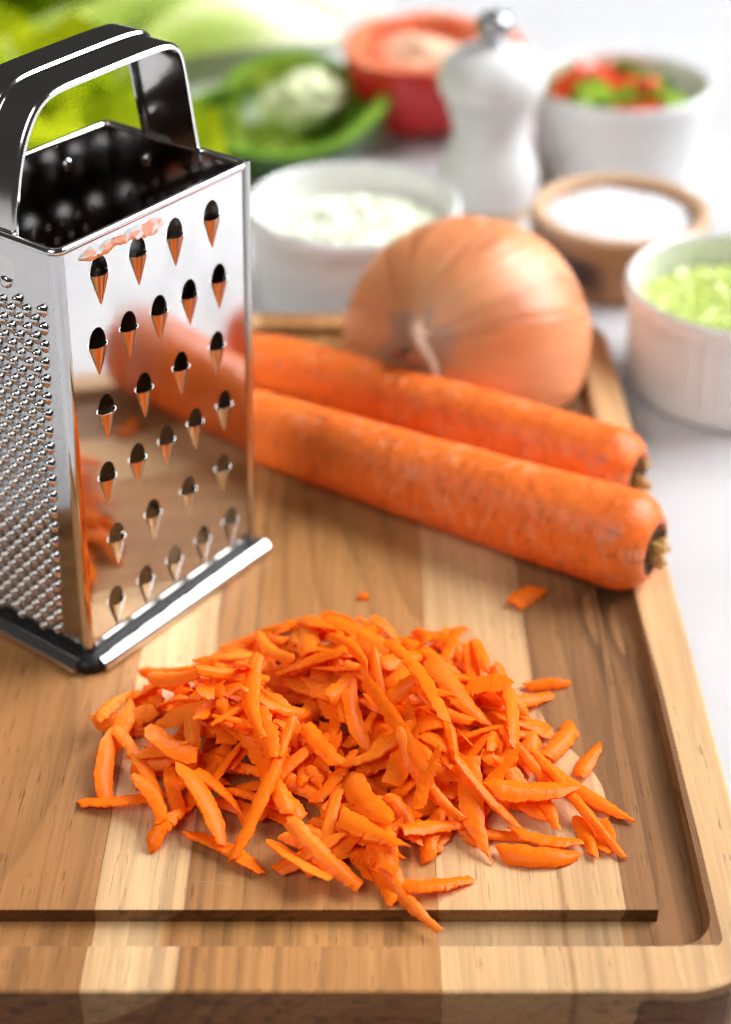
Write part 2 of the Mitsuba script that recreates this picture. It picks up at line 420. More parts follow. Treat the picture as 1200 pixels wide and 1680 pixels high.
thing('box_grater', 'shiny steel box grater with an arched handle, standing on the cutting board', 'grater')
holes = []
for z, cols in ((0.1254, (0.0138, 0.0287, 0.0437, 0.0592)), (0.1050, (0.0114, 0.0236, 0.0360, 0.0487, 0.0617)), (0.0838, (0.0129, 0.0283, 0.0440, 0.0600)),
                (0.0626, (0.0115, 0.0240, 0.0365, 0.0493, 0.0627)), (0.0407, (0.0134, 0.0291, 0.0450, 0.0612)), (0.0192, (0.0114, 0.0244, 0.0374, 0.0508, 0.0643))):
    holes += [(s + 0.0010, z) for s in cols]
R = 0.0028
poly = sg.Polygon([(R, 0.003), (WU - 0.0010, 0.003), (WU - 0.0010, HB), (R, HB)])
ell = []
for s, z in holes:
    zl = z - 0.0012
    up_ = [(s + 0.00325 * math.cos(q), zl + 0.0050 * math.sin(q)) for q in np.linspace(0, math.pi, 22)]
    dn = [(s - 0.0029 * (1 - t) ** 0.85, zl - 0.0098 * t * 0.92) for t in np.linspace(0.02, 1, 10)]
    ell.append(sg.Polygon(up_ + dn + [(2 * s - x_, y_) for x_, y_ in dn[::-1][1:]]))
for e in ell:
    poly = poly.difference(e)
put('box_grater__shredding_panel', panel(poly, 'front'), 'steel', 20)
for (s, z) in holes:
    put(numbered('box_grater__shredding_panel__tooth'), tooth_mesh('front', s, z - 0.0012, 0.00325, 0.0023, 0.0098), 'steel_part', 40)

# fine side: its bumps stand in staggered columns
put('box_grater__fine_panel', panel(sg.Polygon([(0, 0.003), (WV - R, 0.003), (WV - R, HB), (0, HB)]), 'left'), 'steel', 20)


def bump_mesh(side, s0, z0, r=0.00165, h=0.0017):
    a = np.linspace(0, 2 * np.pi, 12, endpoint=False)
    rows = []
    for q in (1.12, 1.0, 0.9, 0.72, 0.46, 0.18):
        n = h * math.sqrt(max(0, 1 - q * q)) if q < 1 else (0.0 if q < 1.1 else -0.0001)
        rows.append(onside(side, s0 + r * q * np.cos(a), z0 + r * 1.08 * q * np.sin(a) + n * 0.55, np.full(12, n)))
    P = np.stack(rows)
    v_, f_ = grid_mesh(P, wrap_v=True)
    top = len(v_) - 12
    f_ = np.vstack([f_, [[top, top + i, top + i + 1] for i in range(1, 11)]])
    m = trimesh.Trimesh(v_, f_, process=False)
    trimesh.repair.fix_normals(m)
    return m


bumps = []
for c in range(14):
    for r_ in range(23):
        z = 0.1165 - 0.0054 * r_ - 0.0054 * ((c * 0.6667) % 1.0)
        vv = 0.0100 + 0.0062 * (1 - z / 0.117) + 0.00315 * c
        if z > 0.006 + 0.0018 * max(0, 5 - c) * 0 and vv < 0.052:
            bumps.append((vv + 0.00012 * math.sin(37.1 * c + 11.3 * r_), z + 0.00012 * math.sin(23.7 * c + 31.9 * r_)))
bumps.sort(key=lambda b: b[0] + 0.12 * b[1])
for (vv, z) in bumps[:285]:
    put(numbered('box_grater__fine_panel__bump'), bump_mesh('left', WV + VF - vv, z, 0.00165 * (1 + 0.06 * math.sin(9e4 * vv + 7e4 * z)), 0.0017 * (1 + 0.12 * math.sin(5e4 * vv - 8e4 * z))), 'steel_part', 50)
if len(bumps) > 285:
    put('box_grater__fine_panel__far_bumps', trimesh.util.concatenate([bump_mesh('left', WV + VF - vv, z) for vv, z in bumps[285:]]), 'steel_part', 50)
    labels['box_grater__fine_panel__far_bumps'] = {'kind': 'stuff'}

# back and right sides
put('box_grater__back_panel', panel(sg.Polygon([(-0.0007, 0.003), (WU - R, 0.003), (WU - R, HB), (-0.0007, HB)]), 'back'), 'steel', 20)
for r_ in range(6):
    for c in range(10):
        s, z = 0.009 + 0.0062 * c + (0.0031 if r_ % 2 else 0), HB - 0.024 - 0.0055 * r_
        b = bump_mesh('back', s, z, 0.0015, -0.0014)
        put(numbered('box_grater__back_panel__bump'), b, 'steel_part', 50)
put('box_grater__side_panel', panel(sg.Polygon([(-0.0002, 0.003), (WV - 0.0002, 0.003), (WV - 0.0002, HB), (-0.0002, HB)]), 'right'), 'steel', 20)
# rounded bends at the corners
zz = np.linspace(0.003, HB, 14)
a = np.linspace(0, np.pi / 2, 8)


def bend(cu, cv, a0):
    P = [G(ul(zz)[:, None] + cu + r * np.cos(a0 + a)[None], cv + r * np.sin(a0 + a)[None], zz[:, None] * np.ones(8)) for r in (R, R - TK)]
    ms = [trimesh.Trimesh(*grid_mesh(q), process=False) for q in P]
    return trimesh.util.concatenate(ms)


put(numbered('box_grater__corner_bend'), bend(R, VF + R, math.pi), 'steel', 40)
put(numbered('box_grater__corner_bend'), bend(R, VF + WV - R, math.pi / 2), 'steel', 40)
# folded seam standing along the right edge of the shredding side
put('box_grater__folded_seam', sweep(G(ul(zz) + WU + 0.0002, np.full(14, VF - 0.0003), zz + 0.0012), ring_profile(0.0011, 10), side=GU), 'steel_part', 40)


def loop(u0, v0, u1, v1, z, r, n=7, lean=0.0):
    q = np.array(rrect(u0, v0, u1, v1, r, n).exterior.coords)[:-1]
    return G(q[:, 0], q[:, 1], np.full(len(q), z))


def densify(P, step):
    out = []
    for a_, b_ in zip(P, np.roll(P, -1, 0)):
        k = max(1, int(np.linalg.norm(b_ - a_) / step))
        out += [a_ + (b_ - a_) * i / k for i in range(k)]
    return np.array(out)


t_ = float(ul(HB))
put('box_grater__top_rim', sweep(densify(loop(t_ - 0.0002, VF - 0.0002, t_ + WU + 0.0002, VF + WV + 0.0002, HB, 0.0026), 0.004), ring_profile(0.00125, 12, 0.0011), True, side=GZ), 'steel_part', 60)
foot_prof = np.array([(-0.0005, 0.0060), (0.0014, 0.0058), (0.0034, 0.0050), (0.0046, 0.0040), (0.0051, 0.0028), (0.0050, 0.0010), (0.0044, 0.0001), (-0.0005, 0.0001)])[:, ::-1] * [0.80, -0.80]
put('box_grater__base', sweep(densify(loop(0.0026, 0.0028, 0.0786, 0.0592, 0.0, 0.0014), 0.004), foot_prof, True, side=GZ), 'black_plastic', 35)
trim_prof = np.array([(0.0034, 0.0050), (0.0041, 0.0055), (0.0048, 0.0053), (0.0057, 0.0045), (0.0066, 0.0035), (0.0071, 0.0024), (0.0070, 0.0010), (0.0062, 0.0002), (0.0034, 0.0002)]) * [1, 0.88] - [0.0011, 0.0]
for (p0, p1), out in ((((0.0040, 0.0028), (0.0815, 0.0028)), (0, -1)), (((0.0786, 0.0040), (0.0786, 0.0610)), (1, 0)), (((0.0815, 0.0592), (0.0010, 0.0592)), (0, 1)), (((0.0026, 0.0610), (0.0026, 0.0040)), (-1, 0))):
    pts = G(np.linspace(p0[0], p1[0], 12), np.linspace(p0[1], p1[1], 12), np.zeros(12))
    rows = pts[:, None] + trim_prof[None, :, 0, None] * (out[0] * GU + out[1] * GV) + trim_prof[None, :, 1, None] * GZ
    v_, f_ = grid_mesh(rows, wrap_v=True)
    k_ = len(trim_prof)
    cap = [[b + 0, b + i_, b + i_ + 1] for b in (0, 11 * k_) for i_ in range(1, k_ - 1)]
    m_ = trimesh.Trimesh(v_, np.vstack([f_, cap]), process=False)
    trimesh.repair.fix_normals(m_)
    put(numbered('box_grater__base_trim'), m_, 'steel_part', 35)

# handle: a wide pressed strip with rolled edges and a raised rib
hk = np.array([(0.0078, 0.1230), (0.0093, 0.1345), (0.0113, 0.1442), (0.0139, 0.1530), (0.0172, 0.1600), (0.0216, 0.1658), (0.0262, 0.1685), (0.0310, 0.1693), (0.0390, 0.1696), (0.0540, 0.1700), (0.0660, 0.1702), (0.0730, 0.1700), (0.0765, 0.1688), (0.0787, 0.1660), (0.0800, 0.1600),
               (0.0818, 0.1466), (0.0836, 0.1350), (0.0856, 0.1220)])
for _ in range(3):                                     # round the polyline's corners
    hk = np.vstack([hk[:1]] + [np.stack([0.75 * p_ + 0.25 * q_, 0.25 * p_ + 0.75 * q_]) for p_, q_ in zip(hk[:-1], hk[1:])] + [hk[-1:]])
pathH = G(hk[:, 0], np.full(len(hk), 0.0310), hk[:, 1])
W2 = 0.0116
top_profile = [(-W2, -0.0008), (-W2, 0.0010), (-W2 + 0.0008, 0.0016), (-0.0012, 0.0016), (-0.0006, 0.0013), (-0.0003, 0.0007), (0.0004, 0.0003), (W2 - 0.0014, 0.0003), (W2 - 0.0005, 0.0000), (W2, -0.0006), (W2, -0.0015)]
bot_profile = [(W2 - 0.0007, -0.0015), (W2 - 0.0009, -0.0007), (W2 - 0.0016, -0.0004), (-0.0002, -0.0004), (-0.0010, 0.0003), (-0.0016, 0.0009), (-W2 + 0.0013, 0.0009), (-W2 + 0.0008, 0.0004), (-W2 + 0.0008, -0.0008)]
hp = np.array(top_profile + bot_profile) * [-1, 1]
put('box_grater__handle', sweep(pathH, hp, side=GV), 'steel_part', 38)


def rivet(side, s, z, r=0.0022, inner=False):
    sgn = -1 if inner else 1
    a_ = np.linspace(0, 2 * np.pi, 20, endpoint=False)
    rows = [onside(side, s + r * q * np.cos(a_), z + r * q * np.sin(a_), np.full(20, sgn * h - (TK if inner else 0))) for q, h in ((1.0, -0.0001), (1.0, 0.0005), (0.8, 0.0010), (0.45, 0.0012), (0.02, 0.0013))]
    return trimesh.Trimesh(*grid_mesh(np.stack(rows), wrap_v=True), process=False)


for side, s, z, inn in (('left', WV + VF - 0.0232, 0.1215, False), ('left', WV + VF - 0.0370, 0.1215, False), ('right', 0.0390, HB - 0.0075, True), ('back', 0.018, HB - 0.0075, True)):
    put(numbered('box_grater__rivet'), rivet(side, s, z, 0.0019, inn), 'steel_part', 40)


# wet carrot pulp clinging to the shredding side just under its top edge
rs = np.random.default_rng(9)
sp, wp = np.linspace(0.0075, 0.0405, 90), np.linspace(0, 1, 8)
q = np.stack([sp * 330, sp * 0, sp * 0], -1)
zu = HB - 0.0022 - 0.0016 * meshkit.fbm(q, 3, 1)
zl = HB - 0.0052 - 0.0030 * meshkit.fbm(q + 9, 3, 2) * np.linspace(0.5, 1.3, 90)
taper_ = np.clip(np.minimum(np.arange(90), 89 - np.arange(90)) / 8, 0, 1) ** 0.5
zm = (zu + zl) / 2
Zp = zm[:, None] + ((zu - zm) * taper_)[:, None] * (1 - 2 * wp)[None]
Np = 0.00003 + 0.00025 * np.sin(np.pi * wp)[None] * (0.4 + meshkit.fbm(np.stack(np.broadcast_arrays(sp[:, None] * 900, wp[None] * 4, 0.0), -1), 2, 4)) * taper_[:, None]
film = trimesh.Trimesh(*grid_mesh(onside('front', sp[:, None] * np.ones(8), Zp, Np)), process=False)


def pulp_cover(p, n, uv):
    return smoothstep(0.40, 0.56, fbm(p.x * 420, p.y * 420, p.z * 420, 3)) * 0.80


principled('pulp_flesh', proc(lambda p, n, uv: mix((0.78, 0.20, 0.05), (0.74, 0.30, 0.13), noise(p.x * 500, p.y * 500, p.z * 500))), 0.25, 0.5)
scene['pulp'] = {'type': 'blendbsdf', 'weight': proc(pulp_cover), 'a': {'type': 'ref', 'id': 'steel_part'}, 'b': {'type': 'ref', 'id': 'pulp_flesh'}}
put('carrot_pulp', film, 'pulp', True)
labels['carrot_pulp'] = {'kind': 'stuff', 'label': 'smear of wet carrot pulp along the top of the grater', 'category': 'carrot pulp'}


# ------------------------------------------------------------------ carrots
def carrot(key, crown, far, r_crown, r_far, length, bow, seed, label):
    """A tapering root from its crown towards 'far' and beyond it to its tip."""
    crown, far = np.array(crown, float), np.array(far, float)
    d = far - crown
    vis = np.linalg.norm(d)
    d /= vis
    sidev = np.cross([0, 0, 1.0], d)
    sidev /= np.linalg.norm(sidev)
    upv = np.cross(d, sidev)
    n, m = 220, 96
    t = np.concatenate([np.linspace(0, 0.022, 44)[:-1], np.linspace(0.022, length, n - 43)])
    taper = r_crown + (r_far - r_crown) * np.clip(t / vis, 0, 2)
    tip = np.clip((length - t) / 0.05, 0, 1) ** 0.55
    x = np.clip(t / 0.0135, 0, 1)
    shoulder = (1 - (1 - x) ** 2.2) ** 0.5
    r = taper * tip * np.maximum(shoulder, 0.0)
    # crown sinks into a small bowl
    tt = t.copy()
    a = np.arange(m) * 2 * np.pi / m
    ca, sa = np.cos(a), np.sin(a)
    q = np.stack([np.broadcast_to(t[:, None] * 55, (n, m)), np.broadcast_to(ca * 1.6, (n, m)), np.broadcast_to(sa * 1.6, (n, m))], -1)
    lump = meshkit.fbm(q, 3, seed) - 0.5
    q2 = np.stack([np.broadcast_to(t[:, None] * 330, (n, m)), np.broadcast_to(ca * 2.2, (n, m)), np.broadcast_to(sa * 2.2, (n, m))], -1)
    fine = meshkit.fbm(q2, 3, seed + 3) - 0.5
    groove = np.exp(-((((t[:, None] * 130 + meshkit.noise(q, seed + 9)) % 1) - 0.5) / 0.12) ** 2) * np.clip(meshkit.noise(q2 * 0.15, seed + 5) - 0.45, 0, 1)
    rr = r[:, None] * (1 + 0.055 * lump) + (0.00055 * fine - 0.0007 * groove) * np.clip(r[:, None] / 0.008, 0, 1)
    dimple = 0.0062 * np.clip(1 - (r / (0.56 * r_crown)) ** 2, 0, 1) * (t < 0.02)
    bowv = bow * np.sin(np.pi * np.clip(t / length, 0, 1))
    c = crown + (t + dimple)[:, None] * d + bowv[:, None] * sidev
    P = c[:, None] + rr[..., None] * (ca[None, :, None] * sidev + sa[None, :, None] * upv)
    uvs = np.stack([np.broadcast_to(t[:, None] * 10, (n, m)), np.broadcast_to(a / (2 * np.pi), (n, m))], -1)
    P = np.concatenate([P, P[:, :1]], 1)
    uvs = np.concatenate([uvs, np.ones_like(uvs[:, :1]) * [1, 0] * uvs[:, :1] + [0, 1.0]], 1)
    vv, ff = grid_mesh(P)
    vv = vv.copy()
    vv[:, 2] = np.maximum(vv[:, 2], ZT + 0.0001)
    msh = trimesh.Trimesh(vv, ff, process=False)
    put(key + '__root', msh, 'carrot_skin', True, uv=uvs.reshape(-1, 2))
    # dark scar and dried leaf stubs at the crown
    rs = np.random.default_rng(seed)
    th = np.arange(40) * 2 * np.pi / 40
    rows = []
    for f_, dz in ((1.0, 0.0016), (0.86, -0.0001), (0.6, 0.0004), (0.3, -0.0002), (0.02, -0.0003)):
        rad = r_crown * 0.46 * f_ * (1 + 0.12 * np.sin(3 * th + seed))
        rows.append(crown + d * (dz + 0.0058 - 0.0052 * f_ ** 2) + rad[:, None] * (np.cos(th)[:, None] * sidev + np.sin(th)[:, None] * upv))
    scar = trimesh.Trimesh(*grid_mesh(np.stack(rows), wrap_v=True), process=False)
    put(key + '__crown_scar', scar, 'carrot_scar', True)
    stubs = []
    for k in range(6):
        an, ra = rs.uniform(0, 2 * np.pi), r_crown * rs.uniform(0.02, 0.20)
        p0 = crown + ra * (math.cos(an) * sidev + math.sin(an) * upv) + d * 0.0062
        out = -d + 0.30 * (math.cos(an) * sidev + math.sin(an) * upv) + 0.1 * rs.normal(size=3)
        out /= np.linalg.norm(out)
        ln = rs.uniform(0.0060, 0.0090)
        pa = np.array([p0 + out * ln * f_ for f_ in np.linspace(0, 1, 6)])
        pa[2:] += rs.normal(size=(4, 3)) * 0.00035
        pr_ = ring_profile(rs.uniform(0.0009, 0.0017), 8)
        stubs.append(sweep(pa, pr_, side=sidev + 0.1))
    put(key + '__leaf_stub', trimesh.util.concatenate(stubs), 'carrot_stub', 60)
    thing(key, label, 'carrot', 'whole carrots lying side by side on the board')


carrot('carrot', (0.0945, 0.4105, ZT + 0.0160), (-0.0399, 0.4945, ZT + 0.0128), 0.0170, 0.0128, 0.215, 0.0015, 11, 'whole orange carrot in front, thicker one with its brown crown out over the board edge')
carrot('carrot_001', (0.0958, 0.4570, ZT + 0.0140), (-0.0452, 0.5450, ZT + 0.0115), 0.0145, 0.0120, 0.205, -0.0010, 23, 'whole orange carrot behind, lying between the front carrot and the onion')


# ------------------------------------------------------------------ onion
OC, OR = np.array([0.0400, 0.5580, ZT + 0.0130]), 0.0487
ax = np.array([-0.45, -0.76, 0.40])
ax /= np.linalg.norm(ax)
e1 = np.cross(ax, [0, 0, 1.0])
e1 /= np.linalg.norm(e1)
e2 = np.cross(ax, e1)
n, m = 130, 160
la, lo = np.linspace(0, 1, n), np.arange(m + 1) / m
ph = la * np.pi
q = np.stack([np.cos(lo * 2 * np.pi)[None] * np.sin(ph)[:, None] * 2, np.sin(lo * 2 * np.pi)[None] * np.sin(ph)[:, None] * 2, np.cos(ph)[:, None] * np.ones(m + 1) * 2], -1)
rr = OR * (1 + 0.030 * (meshkit.fbm(q + 3, 3, 4) - 0.5) + 0.004 * np.sin(lo * 2 * np.pi * 9 + 1.0)[None] * np.sin(ph)[:, None])
rr = rr * (1 + 0.055 * np.exp(-(ph / 0.20) ** 2))[:, None]
P = OC + rr[..., None] * (np.cos(ph)[:, None, None] * ax + np.sin(ph)[:, None, None] * (np.cos(lo * 2 * np.pi)[None, :, None] * e1 + np.sin(lo * 2 * np.pi)[None, :, None] * e2))
P[..., 2] = OC[2] + (P[..., 2] - OC[2]) * 1.0
P[..., 2] = np.maximum(P[..., 2], ZT + 0.0002)
vv, ff = grid_mesh(P)
thing('onion', 'glossy brown-skinned onion with a dried papery neck, behind the two carrots', 'onion')
put('onion__bulb', trimesh.Trimesh(vv, ff, process=False), 'onion_skin', True, uv=np.stack(np.broadcast_arrays(lo[None, :], la[:, None]), -1).reshape(-1, 2))
# dried neck: crumpled layers round the pole and one long curled flap
nk = []
rs = np.random.default_rng(3)
for k in range(5):
    th = np.linspace(0, 1.5 + rs.uniform(0, 1), 14) + rs.uniform(0, 6.28)
    hgt = np.linspace(0, 1, 7)
    Pn = []
    for h_ in hgt:
        ra = 0.0085 * (1 - 0.55 * h_) * (0.7 + 0.12 * k) * (1 + 0.25 * np.sin(th * 5 + k))
        up_ = OR * 0.985 + 0.0095 * h_ * (0.55 + 0.12 * k) - 0.0015 + 0.0012 * np.sin(th * 4 + 2 * k)
        Pn.append(OC + up_[:, None] * ax + ra[:, None] * (np.cos(th)[:, None] * e1 + np.sin(th)[:, None] * e2))
    nk.append(trimesh.Trimesh(*grid_mesh(np.stack(Pn)), process=False))
put('onion__neck', trimesh.util.concatenate(nk), 'onion_neck', 60)
fl = []
for s_ in np.linspace(0, 1, 22):
    pos = np.array([0.0030 - 0.0035 * math.sin(s_ * 5.0) + 0.004 * s_, -0.014 + 0.028 * s_])
    row = []
    for w_ in np.linspace(-1, 1, 7):
        ww = 0.0048 * math.sin(math.pi * min(0.97, 0.06 + s_ * 0.92))
        l1, l2 = pos[0] + w_ * ww, pos[1]
        dirv = ax + (l1 * np.array([0.86, -0.5, 0.0]) + l2 * np.array([0.10, 0.10, -0.98])) / OR
        dirv /= np.linalg.norm(dirv)
        row.append(OC + dirv * (OR * 1.012 + 0.0030 * (1 - w_ * w_) + 0.0035 * math.exp(-((l1 ** 2 + l2 ** 2) ** 0.5 / 0.010) ** 2)))
    fl.append(row)
put('onion__skin_flap', trimesh.Trimesh(*grid_mesh(np.array(fl)), process=False), 'onion_neck', 60)
labels['onion__skin_flap'] = {'label': 'pale curled flap of dry skin'}


# ------------------------------------------------------------------ ramekins
def ramekin(cx, cy, label):
    key = numbered('ramekin')
    NF = 44
    prof = [(0.0, 0.0006), (0.040, 0.0006), (0.0425, 0.0012), (0.0436, 0.0030), (0.0444, 0.0060)] + [(0.0444 + 0.0024 * q, 0.006 + 0.0325 * q) for q in np.linspace(0.06, 1, 12)]
    prof += [(0.0472, 0.0392), (0.0478, 0.0402)]

    def flute(z, a_, r_):
        on = np.clip((z - 0.004) / 0.004, 0, 1) * np.clip((0.0392 - z) / 0.003, 0, 1)
        return -0.00095 * on * np.abs(np.cos(a_ * NF / 2)) ** 1.5

    put(key + '__wall', lathe(prof, NF * 8, (cx, cy, 0), flute), 'porcelain', 50)
    rim = [(0.0478, 0.0402), (0.0485, 0.0425), (0.0486, 0.0458), (0.0481, 0.0474), (0.0468, 0.0482), (0.0454, 0.0477), (0.0447, 0.0462), (0.0444, 0.040), (0.0436, 0.020), (0.0428, 0.0085), (0.0405, 0.0055), (0.0, 0.0050)]
    put(key + '__rim', lathe(rim, 128, (cx, cy, 0)), 'porcelain', 50)
    thing(key, label, 'ramekin', 'white fluted ramekins behind the board')
    return key


ramekin(-0.0055, 0.6660, 'white fluted ramekin of chopped onion, just behind the board left of the whole onion')
ramekin(0.1545, 0.5850, 'white fluted ramekin of diced celery, cut off by the right side of the picture')
ramekin(0.1365, 0.8270, 'white fluted ramekin of red and green pepper, farthest back on the right')


def bits(key, cx, cy, r, z0, dome, n, size, bsdf, seed, off=(0, 0), flat=0.6):
    rs = np.random.default_rng(seed)
    ms = [mani(trimesh.creation.cylinder(r + 0.002, 0.004, sections=40).apply_translation([cx, cy, z0 - 0.004]))]
    out = [tm(ms[0])]
    for k in range(n):
        a_, q_ = rs.uniform(0, 2 * np.pi), math.sqrt(rs.uniform(0, 1)) * r
        x, y = q_ * math.cos(a_), q_ * math.sin(a_)
        hgt = dome * max(0, 1 - ((x - off[0]) ** 2 + (y - off[1]) ** 2) / (r * r * 0.9))
        b = trimesh.creation.box(size * rs.uniform(0.6, 1.3, 3) * [1, 1, flat])
        b.vertices += rs.normal(size=b.vertices.shape) * size * 0.08
        b.apply_transform(trimesh.transformations.euler_matrix(*rs.uniform(-0.7, 0.7, 2), rs.uniform(0, 6.28)))
        b.apply_translation([cx + x, cy + y, z0 + hgt * rs.uniform(0.4, 1.0)])
        out.append(b)
    put(key, trimesh.util.concatenate(out), bsdf)
    labels[key] = {'kind': 'stuff'}


bits('chopped_onion', -0.0055, 0.6660, 0.0412, 0.0315, 0.0130, 520, 0.0062, 'onion_flesh', 5, (0.004, -0.006))
labels['chopped_onion'].update(label='heap of chopped white onion in the ramekin left of the whole onion', category='chopped onion')
bits('diced_celery', 0.1545, 0.5850, 0.0412, 0.0335, 0.0050, 760, 0.0046, 'celery_flesh', 6, (0.006, 0.004))
labels['diced_celery'].update(label='pale green diced celery filling the ramekin at the right side', category='diced celery')

# pepper dice: each one a thing
rs = np.random.default_rng(12)
PC = np.array([0.1365, 0.8270])


def dice(red, x, y, z, s=None):
    s = 0.0125 if s is None else s
    key = numbered('red_pepper_dice' if red else 'green_pepper_dice')
    b = trimesh.creation.box([s * rs.uniform(0.8, 1.3), s * rs.uniform(0.8, 1.2), 0.0052]).subdivide()
    r2 = (b.vertices[:, 0] ** 2 + b.vertices[:, 1] ** 2)
    b.vertices[:, 2] -= r2 * 14
    b.vertices += rs.normal(size=b.vertices.shape) * 0.0003
    b.apply_transform(trimesh.transformations.euler_matrix(*rs.uniform(-0.65, 0.65, 2), rs.uniform(0, 6.28)))
    b.apply_translation([PC[0] + x, PC[1] + y, z])
    put(key, b, 'red_flesh' if red else 'green_flesh', 30)
    c_, w_ = 'red' if red else 'green', ('left' if x < -0.009 else 'right' if x > 0.012 else 'middle') + (' back' if y > 0.008 else ' front' if y < -0.008 else '')
    thing(key, f'{c_} piece of diced pepper in the {w_} part of the farthest ramekin', 'diced pepper', f'{c_} pepper dice in the {w_} of the far ramekin')


for k in range(58):
    a_, q_ = rs.uniform(0, 6.283), math.sqrt(rs.uniform(0, 1)) * 0.037
    x, y = q_ * math.cos(a_), q_ * math.sin(a_)
    red = rs.uniform() < (0.70 if x < -0.012 and y > -0.01 else (0.85 if abs(x - 0.006) < 0.012 else 0.35))
    dice(red, x, y, 0.037 + 0.006 * (1 - q_ / 0.035) + rs.uniform(0, 0.003) + (0.003 if x < 0 else -0.001))
dice(True, 0.008, -0.012, 0.0485, 0.016)
dice(True, -0.026, 0.008, 0.0475, 0.016)
dice(True, -0.016, 0.020, 0.0475, 0.014)
dice(False, -0.016, -0.016, 0.0465, 0.016)
dice(False, -0.004, -0.022, 0.0455, 0.014)
dice(False, 0.006, 0.024, 0.0470, 0.016)

# ------------------------------------------------------------------ salt bowl
BC = (0.1195, 0.6935, 0)
thing('salt_bowl', 'small turned wooden bowl with a dark knot on its side, holding salt', 'bowl')
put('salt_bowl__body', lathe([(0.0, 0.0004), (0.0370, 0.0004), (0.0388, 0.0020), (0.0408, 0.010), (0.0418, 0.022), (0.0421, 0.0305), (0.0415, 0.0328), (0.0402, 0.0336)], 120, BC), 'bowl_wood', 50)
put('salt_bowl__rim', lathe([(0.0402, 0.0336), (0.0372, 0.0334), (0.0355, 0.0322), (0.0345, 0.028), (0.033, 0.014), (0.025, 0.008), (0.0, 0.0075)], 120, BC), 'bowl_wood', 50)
n, m = 26, 64
rr_ = np.linspace(0, 0.0345, n)
aa = np.arange(m) * 2 * np.pi / m
X, Y = rr_[:, None] * np.cos(aa), rr_[:, None] * np.sin(aa)
Z = 0.0275 + 0.0030 * (1 - (rr_[:, None] / 0.0345) ** 2) + 0.0030 * (meshkit.fbm(np.stack([X * 90, Y * 90, X * 0], -1), 3, 8) - 0.5)
put('salt', trimesh.Trimesh(*grid_mesh(np.stack([X + BC[0], Y + BC[1], Z], -1), wrap_v=True), process=False), 'salt_white', True)
labels['salt'] = {'kind': 'stuff', 'label': 'white salt heaped in the wooden bowl', 'category': 'salt'}

# ------------------------------------------------------------------ pepper mill
MC = (0.0625, 0.7690, 0)
thing('pepper_mill', 'white turned pepper mill with a round steel knob, behind the onion', 'pepper mill')
put('pepper_mill__foot', lathe([(0.00000, 0.00027), (0.02460, 0.00027), (0.02524, 0.00134), (0.02524, 0.00554), (0.02439, 0.00661)], 90, MC), 'wood_foot', 50)
put('pepper_mill__body', lathe([(0.02439, 0.00678), (0.02577, 0.00804), (0.02609, 0.01250), (0.02609, 0.01786), (0.02545, 0.02188), (0.02397, 0.02679), (0.02175, 0.03170), (0.01994, 0.03617), (0.01898, 0.04018), (0.01878, 0.04376), (0.01920, 0.04733), (0.02036, 0.05090), (0.02185, 0.05447), (0.02248, 0.05626), (0.02206, 0.05751)], 90, MC), 'white_paint', 60)
put('pepper_mill__head', lathe([(0.02185, 0.05786), (0.02291, 0.05876), (0.02524, 0.06162), (0.02684, 0.06564), (0.02726, 0.06921), (0.02651, 0.07323), (0.02439, 0.07724), (0.02068, 0.08082), (0.01591, 0.08350), (0.01061, 0.08502), (0.00742, 0.08555), (0.00000, 0.08555)], 90, MC), 'white_paint', 60)
put('pepper_mill__knob', lathe([(0.00478, 0.08528), (0.00478, 0.08796), (0.00594, 0.08930), (0.00817, 0.09153), (0.00902, 0.09466), (0.00838, 0.09778), (0.00636, 0.10002), (0.00318, 0.10136), (0.00000, 0.10162)], 60, MC), 'knob_steel', 60)


